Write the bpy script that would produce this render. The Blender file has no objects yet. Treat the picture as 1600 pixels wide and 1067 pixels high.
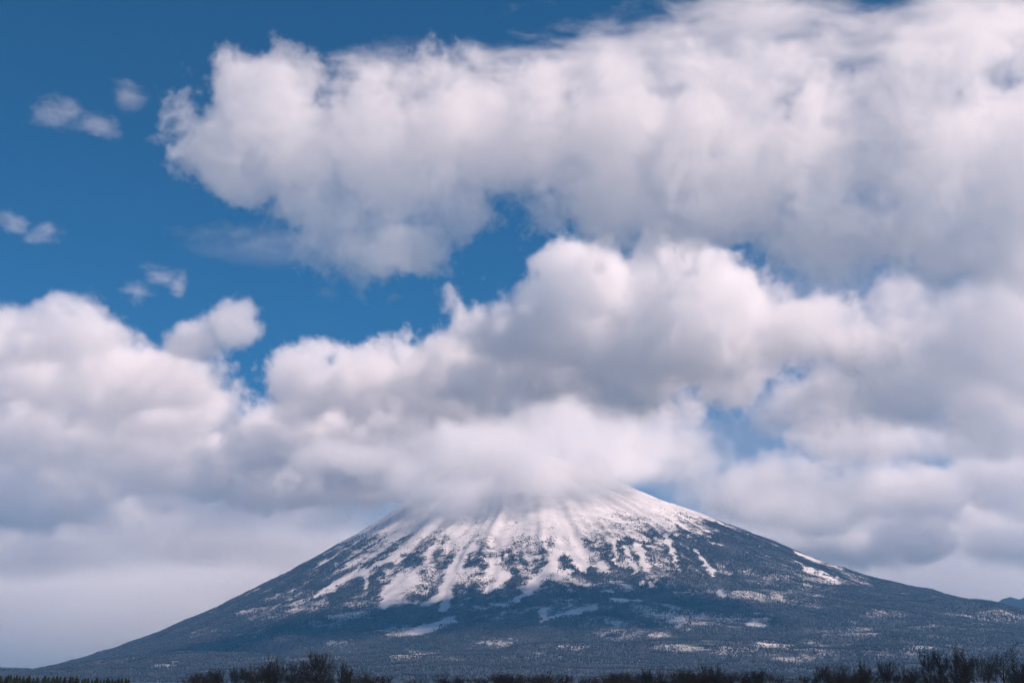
import bpy, math, random
import numpy as np
from mathutils import Vector

S = bpy.context.scene
C = S.collection
random.seed(7)
rng = np.random.default_rng(11)

# ------------------------------------------------------------------ camera
F = 2222.0                                   # focal length in pixels of a 1600 px wide frame (50 mm)
PITCH = math.atan((1069 - 533.5) / F)
EYE = 2.0
cam = bpy.data.cameras.new('camera')
cam_ob = bpy.data.objects.new('camera', cam)
C.objects.link(cam_ob)
cam.lens = 50
cam.sensor_width = 36
cam.clip_start = 0.5
cam.clip_end = 300000
cam_ob.location = (0, 0, EYE)
cam_ob.rotation_euler = (math.pi / 2 + PITCH, 0, 0)
S.camera = cam_ob

# ------------------------------------------------------------------ sky and sun
SUN_EL = math.radians(46)
SUN_AZ = math.radians(106)                   # from +Y (view direction) towards +X
world = bpy.data.worlds.new('World')
S.world = world
world.use_nodes = True
wn = world.node_tree
sky = wn.nodes.new('ShaderNodeTexSky')
sky.sky_type = 'NISHITA'
sky.sun_disc = False
sky.sun_elevation = SUN_EL
sky.sun_rotation = SUN_AZ
sky.altitude = 3000
sky.air_density = 1.0
sky.dust_density = 0.0
sky.ozone_density = 10.0
tint = wn.nodes.new('ShaderNodeMix')                # the cool cast of this film stock on the clear sky
tint.data_type = 'RGBA'
tint.blend_type = 'MULTIPLY'
tint.inputs[0].default_value = 1.0
tint.inputs[7].default_value = (0.32, 0.93, 0.96, 1)
wn.links.new(sky.outputs[0], tint.inputs[6])
wn.links.new(tint.outputs[2], wn.nodes['Background'].inputs[0])
wn.nodes['Background'].inputs[1].default_value = 0.06
sun = bpy.data.lights.new('sun', 'SUN')
sun.energy = 5.0
sun.angle = math.radians(0.5)
sun.color = (1.0, 0.765, 0.66)
sun_ob = bpy.data.objects.new('sun', sun)
C.objects.link(sun_ob)
to_sun = Vector((math.sin(SUN_AZ) * math.cos(SUN_EL), math.cos(SUN_AZ) * math.cos(SUN_EL), math.sin(SUN_EL)))
sun_ob.rotation_euler = to_sun.to_track_quat('Z', 'Y').to_euler()
sun_ob.location = (3000, -500, 3000)

# ------------------------------------------------------------------ exposure and sampling
vs = S.view_settings
vs.view_transform = 'Standard'
vs.look = 'None'
vs.exposure = 0.43
vs.gamma = 1.0
vs.use_curve_mapping = False
S.render.engine = 'CYCLES'
cy = S.cycles
cy.max_bounces = 18
cy.volume_bounces = 18
cy.diffuse_bounces = 3
cy.glossy_bounces = 2
cy.transparent_max_bounces = 16
cy.volume_step_rate = 5
cy.volume_max_steps = 512
cy.use_adaptive_sampling = True
cy.adaptive_threshold = 0.05
cy.adaptive_min_samples = 16
cy.use_denoising = True

# ------------------------------------------------------------------ helpers
CP, SP = math.cos(PITCH), math.sin(PITCH)


def at(px, py, Y):
    """world point at ground distance Y seen in that direction"""
    a = (px - 800) / F
    b = (533.5 - py) / F
    dy, dz = CP - SP * b, SP + CP * b
    return Vector((a * Y / dy, Y, dz * Y / dy + EYE))


def seen(X, Y, Z):
    """direction of world points, in pixels (numpy)"""
    dz = Z - EYE
    fw = Y * CP + dz * SP
    up = -Y * SP + dz * CP
    return 800 + F * X / fw, 533.5 - F * up / fw


def _lat(ix, iy, seed):
    h = (ix.astype(np.int64) * 374761393 + iy.astype(np.int64) * 668265263 + seed * 1274126177) & 0xFFFFFFFF
    h = ((h ^ (h >> 13)) * 1103515245) & 0xFFFFFFFF
    h = ((h ^ (h >> 16)) * 2654435761) & 0xFFFFFFFF
    return (h ^ (h >> 15)) / 4294967296.0 * (2 * math.pi)


def gnoise(x, y, seed=0):
    x = np.asarray(x, float)
    y = np.asarray(y, float)
    ix, iy = np.floor(x), np.floor(y)
    fx, fy = x - ix, y - iy
    u = fx * fx * fx * (fx * (fx * 6 - 15) + 10)
    v = fy * fy * fy * (fy * (fy * 6 - 15) + 10)

    def g(ox, oy):
        a = _lat(ix + ox, iy + oy, seed)
        return np.cos(a) * (fx - ox) + np.sin(a) * (fy - oy)
    n0 = g(0, 0) * (1 - u) + g(1, 0) * u
    n1 = g(0, 1) * (1 - u) + g(1, 1) * u
    return (n0 * (1 - v) + n1 * v) * 1.5


def fbm(x, y, octv=4, seed=0, rough=0.5):
    s, a, t = 0.0, 1.0, 0.0
    for i in range(octv):
        s = s + a * gnoise(x * 2 ** i, y * 2 ** i, seed + i * 17)
        t += a
        a *= rough
    return s / t * 1.4


def sstep(a, b, x):
    t = np.clip((x - a) / (b - a), 0, 1)
    return t * t * (3 - 2 * t)


def mesh_np(name, verts, faces, mat=None, smooth=False):
    """verts (n,3), faces (m,k) -> mesh"""
    me = bpy.data.meshes.new(name)
    verts = np.asarray(verts, np.float32)
    faces = np.asarray(faces, np.int32)
    m, k = faces.shape
    me.vertices.add(len(verts))
    me.vertices.foreach_set('co', verts.ravel())
    me.loops.add(m * k)
    me.loops.foreach_set('vertex_index', faces.ravel())
    me.polygons.add(m)
    me.polygons.foreach_set('loop_start', np.arange(0, m * k, k, dtype=np.int32))
    if smooth:
        me.polygons.foreach_set('use_smooth', np.ones(m, bool))
    me.update(calc_edges=True)
    if mat:
        me.materials.append(mat)
    return me


def add(name, data, parent=None, loc=(0, 0, 0), **props):
    o = bpy.data.objects.new(name, data)
    C.objects.link(o)
    o.location = loc
    if parent:
        o.parent = parent
    for k, v in props.items():
        o[k] = v
    return o


def node_mat(name):
    m = bpy.data.materials.new(name)
    m.use_nodes = True
    return m, m.node_tree.nodes, m.node_tree.links.new


# ------------------------------------------------------------------ materials
def snow_material():
    m, n, L = node_mat('snow')
    p = n['Principled BSDF']
    p.inputs['Roughness'].default_value = 0.65
    p.inputs['Specular IOR Level'].default_value = 0.25
    geo = n.new('ShaderNodeNewGeometry')
    br = n.new('ShaderNodeAttribute')
    br.attribute_name = 'brush'
    no = n.new('ShaderNodeTexNoise')
    no.inputs['Scale'].default_value = 1 / 24.0
    no.inputs['Detail'].default_value = 5
    no.inputs['Roughness'].default_value = 0.65
    L(geo.outputs['Position'], no.inputs['Vector'])
    mr = n.new('ShaderNodeMath')                       # brush + noise -> cover of dwarf scrub
    mr.operation = 'ADD'
    L(br.outputs['Fac'], mr.inputs[0])
    L(no.outputs[0], mr.inputs[1])
    rmp = n.new('ShaderNodeMapRange')
    rmp.inputs['From Min'].default_value = 0.72
    rmp.inputs['From Max'].default_value = 1.12
    L(mr.outputs[0], rmp.inputs['Value'])
    n2 = n.new('ShaderNodeTexNoise')
    n2.inputs['Scale'].default_value = 1 / 160.0
    n2.inputs['Detail'].default_value = 4
    L(geo.outputs['Position'], n2.inputs['Vector'])
    sn = n.new('ShaderNodeValToRGB')
    sn.color_ramp.elements[0].position = 0.3
    sn.color_ramp.elements[0].color = (0.44, 0.44, 0.45, 1)
    sn.color_ramp.elements[1].position = 0.7
    sn.color_ramp.elements[1].color = (0.64, 0.63, 0.63, 1)
    L(n2.outputs[0], sn.inputs[0])
    mix = n.new('ShaderNodeMix')
    mix.data_type = 'RGBA'
    L(rmp.outputs[0], mix.inputs[0])
    L(sn.outputs[0], mix.inputs[6])
    mix.inputs[7].default_value = (0.030, 0.032, 0.034, 1)
    L(mix.outputs[2], p.inputs['Base Color'])
    return m


def bark_material(name, dark, light, scale):
    m, n, L = node_mat(name)
    p = n['Principled BSDF']
    p.inputs['Roughness'].default_value = 0.85
    p.inputs['Specular IOR Level'].default_value = 0.15
    geo = n.new('ShaderNodeNewGeometry')
    no = n.new('ShaderNodeTexNoise')
    no.inputs['Scale'].default_value = scale
    no.inputs['Detail'].default_value = 3
    L(geo.outputs['Position'], no.inputs['Vector'])
    r = n.new('ShaderNodeValToRGB')
    r.color_ramp.elements[0].position = 0.35
    r.color_ramp.elements[0].color = (*dark, 1)
    r.color_ramp.elements[1].position = 0.65
    r.color_ramp.elements[1].color = (*light, 1)
    L(no.outputs[0], r.inputs[0])
    L(r.outputs[0], p.inputs['Base Color'])
    return m


M_SNOW = snow_material()
M_FOREST = bark_material('forest', (0.010, 0.014, 0.017), (0.030, 0.032, 0.032), 1 / 90.0)
M_BIRCH = bark_material('birch', (0.020, 0.024, 0.028), (0.050, 0.049, 0.049), 1 / 60.0)
M_BARK = bark_material('bark', (0.008, 0.010, 0.011), (0.022, 0.023, 0.023), 3.0)
M_TWIG = bark_material('twig', (0.006, 0.010, 0.013), (0.014, 0.018, 0.021), 1.5)
M_NEEDLE = bark_material('needle', (0.008, 0.014, 0.010), (0.025, 0.035, 0.022), 2.0)

# ------------------------------------------------------------------ the mountain
MD = 11500.0
AX = (812 - 800) * MD / F
left_px = [(0, 1102.1), (100, 1053.4), (200, 1023.0), (270, 995.5), (350, 957.7), (430, 916.8), (500, 875.0), (560, 839.5), (600, 813.2), (640, 784.5), (690, 746.0), (740, 715.8), (800, 706.5)]
right_px = [(830, 707.6), (900, 728.2), (950, 750.9), (1000, 773.9), (1050, 794.7), (1100, 814.9), (1160, 838.7), (1250, 876.8), (1330, 909.7), (1400, 932.5), (1500, 956.1), (1600, 975.6), (1760, 1010.6), (1900, 1037.6), (2100, 1070.6)]


def prof(pts):
    r, h = [], []
    for px, py in pts:
        p = at(px, py, MD)
        r.append(abs(p.x - AX))
        h.append(p.z)
    o = np.argsort(r)
    r, h = np.array(r)[o], np.array(h)[o]
    return np.append(r, [r[-1] * 1.15, r[-1] * 1.5]), np.append(h, [0, -30])


PL, PR = prof(left_px), prof(right_px)
FR = (np.array([0, 300, 700, 1100, 1600, 2100, 2600, 3100, 3600, 4200, 5000, 6000.]),
      None)
HILLS = [  # px, py of the top, distance, half width m, half depth m
    (1060, 955, 8900, 560, 260), (1180, 962, 8750, 420, 240), (930, 975, 8500, 380, 260), (820, 985, 8300, 300, 240),
    (1170, 1000, 7700, 520, 300), (1240, 1012, 7000, 330, 260), (1130, 1022, 6800, 260, 200), (960, 1012, 7300, 420, 260),
    (1560, 946, 8800, 430, 300), (1480, 968, 8200, 350, 300), (1400, 1000, 7400, 500, 300), (700, 1002, 7600, 600, 260),
    (560, 985, 8300, 500, 280), (450, 1000, 7800, 480, 260), (420, 1024, 7000, 500, 260), (640, 1024, 6900, 450, 240),
    (820, 1034, 6600, 420, 240), (1350, 1030, 6700, 380, 220), (1500, 1020, 7000, 420, 240), (250, 1034, 7400, 420, 260)]


def height(X, Y):
    dx, dy = X - AX, Y - MD
    r = np.hypot(dx, dy)
    th = np.arctan2(dx, -dy)                           # 0 towards the camera, + to the right
    wl = 0.5 - 0.5 * np.sin(th)
    hl = np.interp(r, *PL)
    hr = np.interp(r, *PR)
    h = hl * wl + hr * (1 - wl)
    # gullies and ribs running down the cone
    k = sstep(250, 900, r) * (1 - sstep(2600, 4600, r))
    lr = np.log(np.maximum(r, 60))
    wob = 0.035 * fbm(X / 900, Y / 900, 3, 5)
    g1 = 1 - np.abs(gnoise((th + wob) * 6.5, lr * 0.35, 21)) * 2
    g2 = 1 - np.abs(gnoise((th + wob * 1.3) * 17, lr * 0.5, 22)) * 2
    g3 = fbm((th + wob * 1.5) * 42, lr * 0.9, 2, 23)
    g4 = fbm((th + wob * 2) * 90, lr * 3.0, 2, 24)
    brk = np.clip(0.75 + 0.9 * fbm(X / 520, Y / 520, 3, 26), 0.1, 1.5)
    h = h + k * brk * (24 * (g1 - 0.45) + 13 * (g2 - 0.45) + 7 * g3 + 4 * g4)
    # silhouette flanks stay as measured; foothills in front
    lowk = sstep(1600, 3600, r)
    h = h + lowk * (38 * fbm(X / 1100, Y / 700, 4, 31) + 10 * fbm(X / 300, Y / 220, 3, 32)) * (0.4 + 0.6 * np.cos(np.clip(th, -1.5, 1.5)))
    h = h + 7 * fbm(X / 140, Y / 140, 4, 33)
    return h


def hills(X, Y, h):
    for px, py, yy, wx, wy in HILLS:
        c = at(px, py, yy)
        base = height(np.array([c.x]), np.array([yy]))[0]
        a = c.z - base
        if a <= 5:
            a = 12
        u = (X - c.x) / wx
        v = (Y - yy) / wy
        d = np.sqrt(u * u + v * v) + 0.18 * fbm(X / 260 + px, Y / 260, 3, 40)
        h = np.maximum(h, h + a * (1 - sstep(0.0, 1.9, d)))
    return h


def terrain(X, Y):
    return hills(X, Y, height(X, Y))


def axis(segs):
    out = []
    for a, b, s in segs:
        out += list(np.arange(a, b, s))
    return np.array(out + [segs[-1][1]], float)


xs = axis([(-10500, -4900, 140), (-4900, 4900, 20), (4900, 10500, 140)])
ys = axis([(4600, 6300, 60), (6300, 11700, 20), (11700, 17500, 110)])
GX, GY = np.meshgrid(xs, ys)
GZ = terrain(GX, GY)
edge = np.minimum.reduce([(GX - xs[0]) / 1200, (xs[-1] - GX) / 1200, (GY - ys[0]) / 900, (ys[-1] - GY) / 1200])
edge = sstep(0, 1, np.clip(edge, 0, 1))
GZ = GZ * edge - 4 * (1 - edge)


def ground_z(X, Y):
    """bilinear height of the built terrain"""
    i = np.clip(np.searchsorted(xs, X) - 1, 0, len(xs) - 2)
    j = np.clip(np.searchsorted(ys, Y) - 1, 0, len(ys) - 2)
    u = (X - xs[i]) / (xs[i + 1] - xs[i])
    v = (Y - ys[j]) / (ys[j + 1] - ys[j])
    return (GZ[j, i] * (1 - u) + GZ[j, i + 1] * u) * (1 - v) + (GZ[j + 1, i] * (1 - u) + GZ[j + 1, i + 1] * u) * v


# where the wood grows: tree line, avalanche chutes, clearings
TL = ([0, 430, 500, 560, 620, 700, 760, 830, 900, 960, 1040, 1100, 1160, 1250, 1330, 1450, 1600],
      [1000, 890, 858, 862, 868, 866, 868, 874, 856, 848, 836, 822, 816, 838, 868, 900, 925])
CHUTES = [  # polyline of directions, half width
    ([(880, 780), (876, 850), (862, 885), (835, 915), (805, 938)], [9, 10, 11, 9, 4]),
    ([(895, 830), (905, 870), (915, 905)], [12, 13, 8]),
    ([(870, 900), (890, 898), (920, 915)], [8, 10, 5]),
    ([(740, 855), (715, 880), (703, 905), (690, 930), (660, 945)], [7, 9, 10, 9, 5]),
    ([(700, 930), (690, 960), (668, 978), (650, 990)], [8, 9, 9, 6]),
    ([(705, 968), (680, 976), (655, 985)], [8, 8, 5]),
    ([(632, 855), (615, 870), (590, 880), (570, 895), (574, 920)], [6, 6, 6, 6, 3]),
    ([(560, 895), (520, 915), (490, 935)], [6, 6, 3]),
    ([(640, 905), (615, 925), (600, 945)], [16, 15, 8]),
    ([(975, 855), (990, 885), (1002, 912)], [5, 5, 4]),
    ([(998, 850), (1010, 885), (1022, 916)], [6, 6, 5]),
    ([(940, 880), (945, 898)], [8, 7]),
    ([(1085, 860), (1112, 893), (1126, 930)], [3, 4, 5]),
    ([(1240, 862), (1270, 872), (1315, 887)], [3, 6, 2]),
    ([(1255, 887), (1285, 897), (1310, 912)], [4, 5, 3]),
    ([(945, 925), (965, 934), (1000, 938)], [5, 6, 4]),
    ([(930, 948), (900, 955), (860, 965)], [5, 6, 4]),
    ([(770, 890), (790, 900), (760, 925)], [9, 9, 5]),
    ([(850, 955), (852, 975)], [6, 3]),
    ([(770, 945), (792, 950)], [5, 6]),
    ([(1040, 835), (1052, 862), (1062, 890)], [4, 4, 2]), ([(960, 850), (962, 880)], [4, 2])]
CLEAR = [  # px, py, rx, ry, remaining cover
    (1080, 900, 60, 26, .62), (1185, 888, 60, 22, .62), (1020, 880, 40, 26, .55), (1250, 905, 50, 14, .62), (960, 900, 30, 20, .6), (1100, 965, 115, 18, .72), (940, 985, 70, 16, .75), (420, 958, 60, 12, .55), (470, 930, 60, 14, .55), (340, 988, 50, 8, .6), (1540, 972, 70, 16, .85), (1330, 985, 60, 8, .6), (780, 1000, 50, 7, .55), (1060, 1012, 50, 7, .55),
    (1050, 962, 55, 14, .55), (1120, 968, 70, 13, .6), (1185, 972, 20, 10, .35), (1060, 975, 14, 9, .35), (1030, 950, 40, 9, .5),
    (985, 988, 60, 18, .6), (655, 1020, 20, 7, .42), (1210, 1008, 35, 5, .42), (1170, 1012, 60, 14, .65), (1270, 1004, 20, 5, .5),
    (540, 962, 40, 8, .3), (500, 975, 40, 7, .45), (620, 985, 50, 8, .4), (480, 945, 45, 10, .5), (580, 945, 55, 12, .5),
    (430, 992, 45, 8, .6), (890, 1012, 30, 6, .5), (1250, 925, 60, 14, .6), (1385, 960, 45, 8, .5), (1320, 905, 60, 12, .55),
    (1545, 965, 50, 13, .7), (1430, 1012, 30, 5, .5), (930, 968, 30, 8, .6), (880, 940, 25, 8, .45), (800, 950, 60, 12, .6),
    (1180, 930, 50, 14, .7), (680, 905, 60, 25, .5), (740, 900, 50, 20, .55), (620, 920, 40, 22, .45), (1240, 1030, 45, 7, .5)]


def cover(px, py, X, Y):
    r = np.hypot(X - AX, Y - MD)
    th = np.arctan2(X - AX, -(Y - MD))
    wob = 0.035 * fbm(X / 900, Y / 900, 3, 5)
    streak = fbm((th + wob) * 22, np.log(r + 60) * 2.2, 4, 61, 0.6)
    blot = fbm(X / 130, Y / 130, 4, 62, 0.6)
    big = fbm(X / 600, Y / 600, 3, 63)
    tl = np.interp(px, *TL)
    d = (py - tl) / 60.0                                # 0 at the tree line, + below
    side = np.maximum(1 - sstep(430, 570, px), sstep(960, 1120, px))
    top = 0.46 + 0.12 * side
    base = np.clip(top + (0.35 + 0.25 * side) * d, 0, 1.15) * (d > 0) + top * np.exp((1.7 + 2.6 * side) * np.minimum(d, 0)) * (d <= 0)
    amp = np.where(d > 0, 0.50 * np.exp(-np.maximum(d, 0) / 1.5) + 0.12, 0.55 * np.exp(1.5 * np.minimum(d, 0)))
    rib = 1 - np.abs(gnoise((th + wob * 1.3) * 17, np.log(np.maximum(r, 60)) * 0.5, 22)) * 2
    fine = fbm(X / 48, Y / 48, 3, 67, 0.6)
    c = base + amp * (0.95 * streak + 1.0 * blot + 0.8 * fine + 0.4 * big) + 0.30 * (rib - 0.35) * sstep(-0.8, 0.2, d) * (1 - 0.6 * sstep(1.5, 4, d))
    c = c - 0.55 * np.clip(big + 0.25 * blot - 0.12, 0, 1) * sstep(0.3, 1.2, d)
    # open birch wood in the middle, dense lower down and to the right
    mid = sstep(560, 640, px) * (1 - sstep(880, 960, px)) * (1 - sstep(960, 1000, py))
    c = c + 0.10 * sstep(-1.1, -0.1, d) * (1 - sstep(0.8, 1.6, d))
    c = np.clip(c, 0, 1) * np.clip(1.0 + 0.45 * fbm(X / 210, Y / 150, 4, 66, .65), 0.45, 1)
    wx = px + 9.0 * fbm(X / 110, Y / 110, 5, 64, .6)
    wy = py + 6.0 * fbm(X / 110, Y / 110, 5, 65, .6)
    for pts, wd in CHUTES:
        for k in range(len(pts) - 1):
            (x0, y0), (x1, y1) = pts[k], pts[k + 1]
            ex, ey = x1 - x0, y1 - y0
            t = np.clip(((wx - x0) * ex + (wy - y0) * ey) / (ex * ex + ey * ey), 0, 1)
            dist = np.hypot(wx - x0 - t * ex, wy - y0 - t * ey)
            w = wd[k] + (wd[k + 1] - wd[k]) * t
            c = c * (0.13 + 0.87 * sstep(0.30, 1.30, dist / w))
    for hpx, hpy, hy_, hwx, hwy in HILLS:               # open birch on the hill faces, dark conifers along the crests
        hc = at(hpx, hpy, hy_)
        u = (X - hc.x) / hwx + 0.25 * big
        vv = (Y - hy_) / hwy + 0.3 * blot
        face = (1 - sstep(0.7, 1.3, np.abs(u))) * sstep(-1.9, -1.3, vv) * (1 - sstep(-0.5, -0.25, vv))
        c = c * (1 - 0.17 * face)
        c = np.maximum(c, 0.98 * (1 - sstep(0.9, 1.4, np.abs(u))) * (1 - sstep(0.25, 0.5, np.abs(vv))))
    for cx, cyy, rx, ry, keep in CLEAR:
        d2 = np.hypot((wx - cx) / rx, (wy - cyy) / ry)
        keep = min(keep + .14, 1)
        c = c * (keep + (1 - keep) * sstep(0.5, 1.3, d2 + 0.7 * blot))
    return c


PXG, PYG = seen(GX, GY, GZ)
front = GY < MD + 150
COV = np.where(front, cover(PXG, PYG, GX, GY), 0.9)
idx = np.arange(GX.size).reshape(GX.shape)
quads = np.stack([idx[:-1, :-1], idx[:-1, 1:], idx[1:, 1:], idx[1:, :-1]], -1).reshape(-1, 4)
me = mesh_np('mountain', np.stack([GX, GY, GZ], -1).reshape(-1, 3), quads, M_SNOW, True)
at_ = me.attributes.new('brush', 'FLOAT', 'POINT')
at_.data.foreach_set('value', np.clip(COV.ravel() * 0.85, 0, 1).astype(np.float32))
mountain = add('mountain', me, kind='structure', label='snow covered volcano cone with wooded lower slopes under the cloud')

# valley floor
GR = 12000
gx = np.concatenate([-np.geomspace(GR, 30, 24), [0], np.geomspace(30, GR, 24)])
gy = np.concatenate([[-4000, -1500, -500, -100, 0, 60, 140, 260, 420, 700, 1200, 2000, 3200, 4600, 7000, 11000, 17800]])
VX, VY = np.meshgrid(gx, gy)
VZ = np.where((np.abs(VY) < 1500), 0.35 * fbm(VX / 60, VY / 60, 3, 71), 0.0) * (np.hypot(VX, VY) > 20)
vi = np.arange(VX.size).reshape(VX.shape)
vq = np.stack([vi[:-1, :-1], vi[:-1, 1:], vi[1:, 1:], vi[1:, :-1]], -1).reshape(-1, 4)
gme = mesh_np('ground', np.stack([VX, VY, VZ], -1).reshape(-1, 3), vq, M_SNOW, True)
add('ground', gme, kind='structure', label='flat snow covered valley floor in front of the mountain')

# ------------------------------------------------------------------ the wood on the slopes (nobody could count it)
NC = 1700000
TX = rng.uniform(-4850, 4850, NC)
TY = 4000 + (11750 - 4000) * rng.random(NC) ** 0.62
TZ = ground_z(TX, TY)
tpx, tpy = seen(TX, TY, TZ)
inside = (tpx > -30) & (tpx < 1630) & (tpy < 1066)
TX, TY, TZ, tpx, tpy = (a[inside] for a in (TX, TY, TZ, tpx, tpy))
cv = cover(tpx, tpy, TX, TY)
keep = rng.random(len(TX)) < cv ** 1.4 * 0.42
TX, TY, TZ, tpy, cv = (a[keep] for a in (TX, TY, TZ, tpy, cv))
N = len(TX)
print('forest trees', N)
conif = rng.random(N) < np.clip(0.36 + 0.9 * fbm(TX / 520, TY / 420, 3, 81) + 0.6 * fbm(TX / 130, TY / 130, 3, 82), 0.04, 0.95)
hgt = rng.uniform(7, 14, N) * (0.45 + 0.55 * np.clip(cv * 1.3, 0, 1))
hgt = np.where(conif, hgt * 1.25, hgt) * np.clip(0.95 + 0.6 * fbm(TX / 240, TY / 240, 3, 83), 0.55, 1.4)
rad = hgt * np.where(conif, rng.uniform(0.16, 0.24, N), rng.uniform(0.22, 0.36, N))
rot = rng.uniform(0, 2 * math.pi, N)


def scatter(mask, ring, top, bottom, k):
    """little solids: a ring of k corners, a tip and a foot"""
    n = mask.sum()
    x, y, z, h, r, a = (v[mask] for v in (TX, TY, TZ, hgt, rad, rot))
    V = np.zeros((n, k + 2, 3))
    for i in range(k):
        q = a + i * 2 * math.pi / k
        rr = r * rng.uniform(0.75, 1.25, n)
        V[:, i] = np.stack([x + rr * np.cos(q), y + rr * np.sin(q), z + h * ring * rng.uniform(0.8, 1.2, n)], -1)
    V[:, k] = np.stack([x, y, z + h * top], -1)
    V[:, k + 1] = np.stack([x, y, z + h * bottom], -1)
    tri = []
    for i in range(k):
        j = (i + 1) % k
        tri += [(i, j, k), (j, i, k + 1)]
    tri = np.array(tri)
    fcs = (np.arange(n)[:, None, None] * (k + 2) + tri[None]).reshape(-1, 3)
    return V.reshape(-1, 3), fcs


v, f = scatter(conif, 0.18, 1.0, -0.1, 3)
add('conifer_forest', mesh_np('conifer_forest', v, f, M_FOREST), kind='stuff', label='dark conifers mixed through the wooded mountain slopes', category='forest')
v, f = scatter(~conif, 0.55, 1.0, -0.05, 3)
add('birch_forest', mesh_np('birch_forest', v, f, M_BIRCH), kind='stuff', label='bare grey brown winter wood covering the mountain slopes', category='forest')

# distant hill behind the right flank
hx, hy = np.meshgrid(np.linspace(-1800, 1800, 40), np.linspace(-900, 900, 20))
c = at(1612, 1062, 15500)
top = at(1600, 929, 15500).z
hz = top * np.exp(-(hx / 900) ** 2 - (hy / 450) ** 2) * (1 + 0.1 * fbm(hx / 300, hy / 300, 4, 90)) - 6
hi_ = np.arange(hx.size).reshape(hx.shape)
hq = np.stack([hi_[:-1, :-1], hi_[:-1, 1:], hi_[1:, 1:], hi_[1:, :-1]], -1).reshape(-1, 4)
hme = mesh_np('hill', np.stack([hx + c.x, hy + 15500, hz], -1).reshape(-1, 3), hq, M_FOREST, True)
add('hill', hme, kind='structure', label='dark wooded hill far behind the right flank')


# ------------------------------------------------------------------ near trees
def tube(path, radii, k, V, Fc):
    base = len(V)
    path = [Vector(p) for p in path]
    for i, p in enumerate(path):
        d = (path[min(i + 1, len(path) - 1)] - path[max(i - 1, 0)]).normalized()
        u = d.orthogonal().normalized()
        w = d.cross(u)
        for j in range(k):
            q = 2 * math.pi * j / k
            V.append(tuple(p + (u * math.cos(q) + w * math.sin(q)) * radii[i]))
    for i in range(len(path) - 1):
        for j in range(k):
            a = base + i * k + j
            b = base + i * k + (j + 1) % k
            Fc.append((a, b, b + k, a + k))


def grow(R, p, d, ln, r, lev, out, spread, up):
    """recursive limb: records tubes per level"""
    n = 4 if lev < 2 else 3 if lev < 3 else 2
    path, rad_ = [p.copy()], [r]
    q, dd = p.copy(), d.copy()
    kids = []
    for i in range(n):
        dd = (dd + Vector((R.uniform(-1, 1), R.uniform(-1, 1), R.uniform(-.6, 1))) * 0.12 + Vector((0, 0, up * 0.10))).normalized()
        q = q + dd * (ln / n)
        path.append(q.copy())
        rad_.append(max(r * (1 - 0.62 * (i + 1) / n), 0.008))
        kids.append((q.copy(), dd.copy(), rad_[-1]))
    out.append((lev, path, rad_))
    if lev >= 3:
        return
    for kx in range((5, 5, 5)[lev] + R.randint(0, 2)):
        t = R.uniform(0.12, 1.0)
        kp, kd, kr = kids[min(int(t * n), n - 1)]
        side = Vector((R.uniform(-1, 1), R.uniform(-1, 1), R.uniform(-0.2, 0.6))).normalized()
        nd = (kd + side * spread).normalized()
        grow(R, kp, nd, ln * R.uniform(0.42, 0.66), max(kr * 0.62, 0.010), lev + 1, out, spread, up)


def bare_tree_meshes(seed, stems, spread, up, lean):
    R = random.Random(seed)
    limbs = []
    for s in range(stems):
        a = 2 * math.pi * s / stems + R.uniform(-.4, .4)
        ln_ = R.uniform(0.3, 1.0) * lean if stems > 1 else 0.03
        d = Vector((math.cos(a) * ln_, math.sin(a) * ln_, 1)).normalized()
        off = R.uniform(.1, .5) if stems > 1 else 0
        grow(R, Vector((math.cos(a) * off, math.sin(a) * off, -0.15)), d, R.uniform(3.2, 4.6), R.uniform(.06, .10) if stems > 1 else .17, 0, limbs, spread, up)
    V0, F0, V1, F1 = [], [], [], []
    zmax = max(max(p.z for p in l[1]) for l in limbs)
    for lev, path, rd in limbs:
        if lev == 0:
            tube(path, rd, 6, V0, F0)
        else:
            tube(path, rd if lev < 3 else [max(x, .014) for x in rd], 4 if lev == 1 else 3, V1, F1)
    return mesh_np('trunk', V0, F0, M_BARK, True), mesh_np('crown', V1, F1, M_TWIG), zmax


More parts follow.
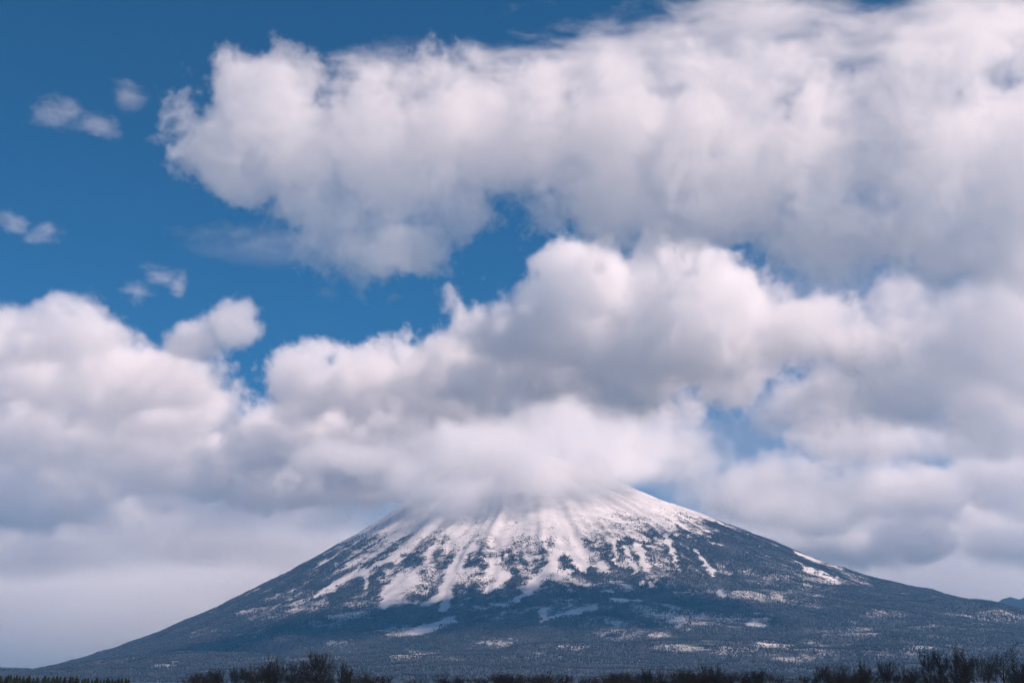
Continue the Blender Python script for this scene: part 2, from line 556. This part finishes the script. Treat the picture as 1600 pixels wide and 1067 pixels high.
protos = [bare_tree_meshes(100 + i, *a) for i, a in enumerate([(9, .55, 1.0, .5), (8, .6, .8, .6), (11, .5, 1.3, .45), (1, .95, .5, 0), (9, .7, .6, .75), (10, .6, .9, .65)])]
print('tree tris', [len(b.polygons) * 2 for a, b, z in protos])
NEAR = [  # px, py of the top, distance, prototype, width factor
    (308, 1046, 300, 4, 1.1), (340, 1040, 290, 1, 1.1), (372, 1038, 300, 0, 1), (402, 1032, 285, 4, 1), (430, 1022, 260, 2, 1.15), (462, 1032, 280, 1, 1),
    (500, 1017, 250, 0, 1.25), (540, 1032, 270, 2, 1), (570, 1042, 290, 4, 1.1), (604, 1052, 310, 1, 1),
    (650, 1055, 320, 4, 1), (700, 1057, 330, 5, 1), (750, 1056, 330, 1, 1), (790, 1054, 310, 0, 1), (822, 1049, 300, 4, 1), (850, 1046, 290, 2, 1.1), (880, 1050, 300, 1, 1),
    (910, 1053, 310, 5, 1), (935, 1050, 300, 4, 1), (960, 1046, 290, 0, 1), (988, 1044, 300, 1, 1), (1012, 1038, 280, 2, 1), (1042, 1033, 270, 4, 1), (1072, 1038, 285, 0, 1),
    (1100, 1034, 275, 1, 1), (1122, 1032, 270, 2, 1), (1152, 1040, 285, 4, 1), (1182, 1043, 290, 0, 1), (1208, 1047, 300, 1, 1), (1240, 1052, 310, 4, 1), (1264, 1050, 310, 5, 1),
    (1288, 1036, 270, 0, 1), (1316, 1030, 260, 4, 1), (1348, 1026, 255, 2, 1), (1385, 1027, 260, 1, 1), (1420, 1030, 265, 4, 1), (1460, 1014, 240, 0, 1.1),
    (1500, 1007, 230, 2, 1.2), (1534, 1020, 245, 1, 1), (1566, 1006, 225, 3, 1.1), (1594, 1016, 230, 4, 1)]
for k in range(26):                                    # undergrowth closing the thicket from the ground up
    a, b = ((300, 590), (930, 1230), (1290, 1610), (600, 920))[(0, 1, 2, 1, 2, 3)[k % 6]]
    NEAR.append((random.uniform(a, b), 1047 + random.uniform(-2, 6), 285 + random.uniform(-15, 30), random.choice((1, 4, 5)), 1.5))
TALL = {430: 'smaller bare fan shaped tree of the pair in the separate thicket clump', 500: 'bigger bare fan shaped tree of the pair in the separate thicket clump',
        1460: 'tall bare many stemmed tree next to the broadest fan shaped tree', 1500: 'broadest and tallest bare fan shaped tree rising from the thicket',
        1534: 'bare tree between the broadest fan shaped tree and the single trunked tree', 1594: 'spreading bare tree just past the single trunked tree'}
for i, (px, py, yy, pr, wf) in enumerate(NEAR):
    py = py - 4 if (380 < px < 560 or px > 1420) and py < 1045 else py + 3 if 930 < px < 1270 and i % 3 else py
    tm, cm, zm = protos[pr]
    p = at(px, py, yy)
    z0 = 0.0
    s = (p.z - z0) / zm
    name = 'bare_tree'
    where = ('clump that holds the pair of fan shaped trees' if px < 620 else 'thin scrub line between the thickets' if px < 925
             else 'long even thicket' if px < 1270 else 'thicket around the single trunked tree')
    if pr == 3:
        lab, grp = 'single trunked bare tree with open crown standing above the bushy thicket', None
    elif px in TALL:
        lab, grp = TALL[px], None
    elif py <= 1044:
        lab, grp = 'bare bushy tree in the ' + where, 'bare trees of the ' + where
    else:
        name = 'bare_bush'
        lab, grp = 'low bare bush in the ' + where, 'bare bushes of the ' + where
    t = add(name, None, loc=(p.x, yy, z0), label=lab, category='bush' if name == 'bare_bush' else 'tree')
    if grp:
        t['group'] = grp
    t.rotation_euler = (0, 0, random.uniform(0, 6.28))
    w = max(s * wf, 0.75 * wf)
    t.scale = (w, w, s)
    add('trunk', tm, t)
    add('crown', cm, t)


def conifer_meshes(seed):
    R = random.Random(seed)
    V, Fc = [], []
    tube([(0, 0, -.1), (0, 0, 3), (0, 0, 5.6)], [.11, .07, .02], 5, V, Fc)
    tr = mesh_np('trunk', V, Fc, M_BARK, True)
    V, Fc = [], []
    z = 0.5
    while z < 5.95:
        ln = 1.35 * (1 - z / 6.2) + 0.08
        k = 9
        for j in range(k):
            a = j * 2 * math.pi / k + R.uniform(-.3, .3)
            l2 = ln * R.uniform(.7, 1.15)
            wd = 0.16 + l2 * .16
            ca, sa = math.cos(a), math.sin(a)
            zt = z + R.uniform(-.05, .05)
            b = len(V)
            V += [(0, 0, zt + .28), (ca * l2 * .55 - sa * wd, sa * l2 * .55 + ca * wd, zt - .02), (ca * l2, sa * l2, zt - .18), (ca * l2 * .55 + sa * wd, sa * l2 * .55 - ca * wd, zt - .02), (ca * l2 * .5, sa * l2 * .5, zt + .14)]
            Fc += [(b, b + 1, b + 4), (b + 1, b + 2, b + 4), (b + 2, b + 3, b + 4), (b + 3, b, b + 4)]
        z += 0.26
    return tr, mesh_np('crown', V, Fc, M_NEEDLE)


cons = [conifer_meshes(300 + i) for i in range(3)]
for i in range(44):
    px = -6 + i * 4.8 + random.uniform(-2, 2)
    py = 1054 + 0.03 * max(px, 0) + random.uniform(-2.5, 2.5)
    yy = 520 + random.uniform(-15, 15)
    p = at(px, py, yy)
    tr, cr = cons[i % 3]
    t = add('conifer', None, loc=(p.x, yy, 0), label='small dark conifer in the even row below the low end of the ridge', category='tree', group='row of small conifers')
    s = p.z / 6.0
    t.scale = (s * 1.9, s * 1.9, s)
    t.rotation_euler = (0, 0, random.uniform(0, 6.28))
    add('trunk', tr, t)
    add('crown', cr, t)


# ------------------------------------------------------------------ clouds: real volumes, lit by the sun and the sky
def cloud_material(k, g=0.0):
    m, n, L = node_mat('cloud')
    n.remove(n['Principled BSDF'])
    v = n.new('ShaderNodeVolumePrincipled')
    v.inputs['Color'].default_value = (1, 1, 1, 1)
    v.inputs['Density'].default_value = k
    v.inputs['Anisotropy'].default_value = g
    L(v.outputs[0], n['Material Output'].inputs['Volume'])
    return m


def make_cloud(name, label, blobs, k, vpx=2.7, cell=95, amp=1.8, soft=.2, warp=30, seed=0, rough=.7, stretch=(1, 1, 1), detail=7, deep=2.0, group=None):
    """blobs: px, py, half width px, half height px, distance m, half depth m.  cell and warp in px."""
    bl = []
    for px, py, rx, ry, D, *dep in blobs:
        c_ = at(px, py, D)
        s = D / F
        bl.append((c_, Vector((rx * s, dep[0] if dep else (rx + ry) * .5 * s, ry * s))))
    D = sum(b[4] for b in blobs) / len(blobs)
    s = D / F
    pad = warp * s * .5
    lo = Vector([min(c_[i] - r[i] * 1.22 for c_, r in bl) - pad for i in range(3)])
    hi = Vector([max(c_[i] + r[i] * 1.22 for c_, r in bl) + pad for i in range(3)])
    org = Vector(((lo.x + hi.x) / 2, (lo.y + hi.y) / 2, lo.z))
    vol = bpy.data.volumes.new(name)
    o = add(name, vol, loc=org, label=label, category='cloud')
    if group:
        o['group'] = group
    g = bpy.data.node_groups.new(name, 'GeometryNodeTree')
    g.interface.new_socket('Geometry', in_out='OUTPUT', socket_type='NodeSocketGeometry')
    Nn = g.nodes
    L = g.links.new

    def op(kind, oper, *args, out=0):
        n = Nn.new(kind)
        n.operation = oper
        for i, x in enumerate(args):
            if hasattr(x, 'links'):
                L(x, n.inputs[i])
            else:
                n.inputs[i].default_value = x
        return n.outputs[out]

    def ma(oper, *a):
        return op('ShaderNodeMath', oper, *a)

    def vm(oper, *a, out=0):
        return op('ShaderNodeVectorMath', oper, *a, out=out)

    def noise(vec, scale, det, r):
        n = Nn.new('ShaderNodeTexNoise')
        n.inputs['Scale'].default_value = scale
        n.inputs['Detail'].default_value = det
        n.inputs['Roughness'].default_value = r
        L(vec, n.inputs['Vector'])
        return n
    P = Nn.new('GeometryNodeInputPosition').outputs[0]
    fr = 1 / (cell * s)
    Po = vm('ADD', P, (seed * 1310.7, seed * 770.3, seed * 99.1))
    W = vm('MULTIPLY', vm('SUBTRACT', noise(Po, fr * .7, 2, .5).outputs['Color'], (.5, .5, .5)), (warp * 2 * s, warp * 2 * s, warp * 1.5 * s))
    Pw = vm('ADD', P, W)
    f = None
    for c_, r in bl:
        q = vm('MULTIPLY', vm('SUBTRACT', Pw, tuple(c_ - org)), (1 / r.x, 1 / r.y, 1 / r.z))
        v = ma('SUBTRACT', 1.0, vm('LENGTH', q, out=1))
        f = v if f is None else ma('SMOOTH_MAX', f, v, .12)
    n1 = noise(vm('MULTIPLY', vm('ADD', Po, W), stretch), fr, detail, rough).outputs[0]
    d = ma('ADD', f, ma('MULTIPLY', ma('SUBTRACT', n1, .5), amp * 2))
    d = ma('MINIMUM', ma('MAXIMUM', ma('DIVIDE', d, soft), 0.0), 1.0)
    vc = Nn.new('GeometryNodeVolumeCube')
    L(d, vc.inputs['Density'])
    vc.inputs['Min'].default_value = lo - org
    vc.inputs['Max'].default_value = hi - org
    vox = vpx * s
    res = [max(8, int((hi[i] - lo[i]) / (vox * (deep if i == 1 else 1)))) for i in range(3)]
    for i, a in enumerate('XYZ'):
        vc.inputs['Resolution ' + a].default_value = res[i]
    print('CLOUD', name, res, round(res[0] * res[1] * res[2] / 1e6, 1), 'Mvox', 'base', round(lo.z))
    sm = Nn.new('GeometryNodeSetMaterial')
    mat = cloud_material(k * 1.2)
    vol.materials.append(mat)
    sm.inputs['Material'].default_value = mat
    L(vc.outputs[0], sm.inputs[0])
    go = Nn.new('NodeGroupOutput')
    L(sm.outputs[0], go.inputs[0])
    o.modifiers.new('cloud', 'NODES').node_group = g
    return o


def dep(py, z=2300):
    """distance at which the cloud base of height z is seen at that height"""
    b = (533.5 - py) / F
    return z * (CP - SP * b) / (SP + CP * b)


UP = 7600
make_cloud('cloud', 'long white cloud with a rounded head stretching across the upper blue sky', [
    (405, 170, 105, 92, UP), (425, 130, 60, 48, UP), (330, 200, 70, 55, UP), (335, 230, 80, 75, UP), (460, 235, 120, 85, UP), (390, 270, 90, 50, UP), (580, 220, 140, 100, UP), (720, 215, 155, 110, UP), (850, 215, 155, 105, UP),
    (980, 240, 175, 130, UP), (1120, 235, 190, 150, UP), (1280, 230, 180, 135, UP, 450), (1450, 235, 180, 150, UP, 550), (1620, 225, 135, 170, UP, 550),
    (640, 290, 130, 60, UP), (800, 250, 120, 50, UP), (950, 285, 100, 50, UP), (560, 378, 100, 58, UP), (632, 390, 85, 55, UP), (510, 330, 100, 30, UP), (730, 335, 40, 62, UP), (690, 315, 60, 36, UP),
    (950, 320, 130, 55, UP), (1100, 340, 150, 55, UP), (1300, 360, 160, 65, UP), (1480, 370, 170, 75, UP), (1620, 380, 120, 80, UP),
    (1500, 95, 125, 62, UP), (1610, 70, 90, 80, UP)], .0032, seed=1, vpx=2.6, soft=.2)
make_cloud('cloud', 'towering cumulus with a bulging white crown and wide grey base above the summit', [
    (1045, 428, 75, 72, 13500), (930, 445, 90, 75, 13500), (1150, 475, 110, 75, 13500), (860, 490, 85, 60, 13500), (780, 520, 65, 50, 13500), (1250, 525, 120, 65, 13500),
    (1340, 550, 90, 55, 13500), (1000, 490, 150, 85, 13800, 900), (890, 530, 150, 75, 14000, 900), (1060, 530, 150, 70, 13800, 900), (1000, 560, 220, 80, 14200, 900), (800, 590, 200, 70, 14700), (650, 600, 150, 60, 15200), (520, 608, 125, 62, 15500), (450, 590, 60, 48, 15500),
    (720, 660, 210, 60, 16500), (900, 620, 190, 55, 15500), (560, 680, 170, 70, 17000), (480, 740, 170, 50, 19500), (630, 735, 130, 45, 19000)], .0040, seed=2, vpx=3.0, soft=.26)
make_cloud('cloud', 'soft broad grey white cloud bank beside the towering cumulus', [
    (1480, 530, 140, 105, 13500), (1600, 515, 150, 120, 13500), (1400, 600, 150, 85, 14000), (1560, 630, 180, 75, 14500), (1300, 625, 110, 50, 15500), (1370, 690, 150, 38, 17500), (1240, 680, 60, 26, 17500), (1500, 690, 90, 25, 17500)], .0022, seed=3, vpx=3.4, soft=.35)
make_cloud('cloud', 'bright white cap cloud wrapped around the mountain summit', [
    (835, 708, 180, 64, 10600), (720, 730, 105, 42, 10800), (950, 705, 120, 52, 10800), (1060, 720, 110, 50, 11600), (1150, 770, 90, 45, 12200), (780, 765, 85, 28, 10600), (900, 660, 90, 40, 11300), (1240, 800, 80, 40, 12600), (1010, 690, 150, 45, 11200), (690, 700, 140, 42, 11200), (560, 720, 130, 30, 11800)], .0042, seed=4, soft=.85)
make_cloud('cloud', 'layered grey and white stratocumulus bank beyond the long ridge', [
    (100, 525, 105, 50, 13000), (15, 530, 90, 50, 13000), (90, 480, 40, 24, 13000), (300, 530, 50, 34, 13000), (365, 515, 45, 36, 13000), (385, 490, 22, 20, 13000), (130, 590, 200, 60, 14000), (90, 660, 220, 70, 15500), (250, 650, 150, 50, 15500), (270, 720, 180, 60, 16500), (380, 700, 90, 40, 16000), (60, 750, 200, 70, 17000)], .0042, seed=5, vpx=3.4, soft=.36)
make_cloud('cloud', 'flat grey lower deck of stratus touching the long ridge below the stratocumulus', [
    (180, 805, 300, 55, 20500, 1800), (450, 800, 220, 45, 20500, 1500), (-20, 815, 200, 60, 20000, 1500), (300, 850, 330, 45, 22000, 1800), (60, 860, 260, 45, 22000, 1800)], .0011, seed=15, vpx=4.2, cell=170, amp=1.0, soft=.9, warp=40)
make_cloud('cloud', 'low puffy white cloud bank behind the gentle flank of the volcano', [
    (1300, 790, 95, 45, 19000), (1420, 765, 120, 50, 18500), (1560, 745, 120, 50, 18500), (1220, 755, 100, 40, 18500), (1500, 810, 200, 50, 20500), (1620, 830, 160, 55, 20500), (1180, 800, 90, 40, 20000), (1350, 840, 200, 40, 21000)], .0026, seed=6, vpx=3.4, soft=.34)
make_cloud('cloud', 'pale smooth stratus veil along the horizon behind the mountain', [
    (100, 930, 620, 175, 42000, 7000), (1000, 930, 620, 140, 43000, 7000), (1600, 910, 520, 165, 42000, 7000), (-150, 900, 500, 90, 41000, 6000), (500, 900, 400, 80, 42000, 6000)], .0005, seed=7, vpx=9, cell=260, amp=.5, soft=.6, deep=3)
make_cloud('cloud_veil', 'thin mist drifting across the snow just below the summit cap', [
    (740, 770, 130, 50, 10200, 350), (860, 748, 140, 50, 10200, 350), (650, 745, 80, 38, 10600, 350), (970, 735, 90, 32, 10400, 350)], .0034, seed=12, cell=80, amp=1.3, soft=.9, warp=30)
make_cloud('cloud_veil', 'fine white combed streaks fraying off the upper edge of the long cloud', [
    (1040, 85, 230, 65, UP, 250), (1190, 50, 240, 75, UP, 250), (1350, 60, 200, 80, UP, 250), (1500, 40, 180, 70, UP, 250), (860, 115, 190, 40, UP, 250), (640, 115, 190, 25, UP, 250)], .0045, seed=13, vpx=2.4, cell=70, amp=2.0, soft=.8, warp=30, stretch=(.35, .6, 2.0), deep=1.6)
make_cloud('cloud_veil', 'thin feathery veil of high cloud in the blue beside the cumulus crown', [
    (1350, 440, 250, 90, 11000, 500), (420, 375, 120, 40, 11000, 300)], .0006, seed=9, vpx=4.5, cell=150, amp=1.6, soft=.9, warp=40, stretch=(.45, .6, 1.6), deep=2)
make_cloud('cloud_veil', 'pale thin sheet of cloud dimming the blue beyond the right shoulder of the volcano', [
    (1180, 690, 330, 80, 24000, 2500), (1480, 700, 320, 70, 24000, 2500), (1100, 780, 250, 60, 24000, 2500)], .0001, seed=14, vpx=6, cell=200, amp=.8, soft=.7, deep=3)
for k, (lab, bl) in enumerate([
    ('small torn white cloud scrap alone in the deep blue', [(88, 180, 48, 20, UP), (150, 194, 34, 17, UP), (108, 168, 24, 16, UP)]),
    ('tiny faint cloud puff in the deep blue beside the rounded cloud head', [(200, 145, 26, 27, UP)]),
    ('thin white cloud streak drifting low in the deep blue', [(20, 345, 40, 14, UP), (70, 362, 30, 17, UP)]),
    ('slanted translucent cloud wisp rising from the stratocumulus bank', [(215, 455, 28, 22, 9000), (245, 430, 28, 16, 9000), (275, 440, 12, 20, 9000)]),
    ('faint scrap of cloud in the blue gap left of the cumulus crown', [(510, 462, 22, 12, 8000), (610, 468, 16, 9, 8000)]),
    ('feathery thin cloud fringe trailing below the rounded cloud head', [(330, 362, 70, 10, UP), (390, 385, 60, 8, UP), (440, 375, 50, 10, UP)])]):
    make_cloud('cloud_wisp', lab, bl, (.0030, .0022, .0036, .0030, .0025, .0018)[k], seed=20 + k, vpx=1.8, cell=40, amp=2.2, soft=.9, warp=22, rough=.7, stretch=(.55, .7, 1.3), deep=1.2)

# ------------------------------------------------------------------ the air between
hzm, n, L = node_mat('haze')
n.remove(n['Principled BSDF'])
pv = n.new('ShaderNodeVolumePrincipled')
pv.inputs['Color'].default_value = (0.14, 0.50, 1.0, 1)
pv.inputs['Density'].default_value = 2.3e-5
L(pv.outputs[0], n['Material Output'].inputs['Volume'])
x0, x1, y0, y1, z0, z1 = -12400, 12400, -4400, 18200, -40, 1960
hv = [(x, y, z) for x in (x0, x1) for y in (y0, y1) for z in (z0, z1)]
hf = [(0, 1, 3, 2), (4, 6, 7, 5), (0, 4, 5, 1), (2, 3, 7, 6), (0, 2, 6, 4), (1, 5, 7, 3)]
hme = mesh_np('haze', hv, hf, hzm)
add('haze', hme, kind='stuff', label='pale blue winter haze filling the valley air')
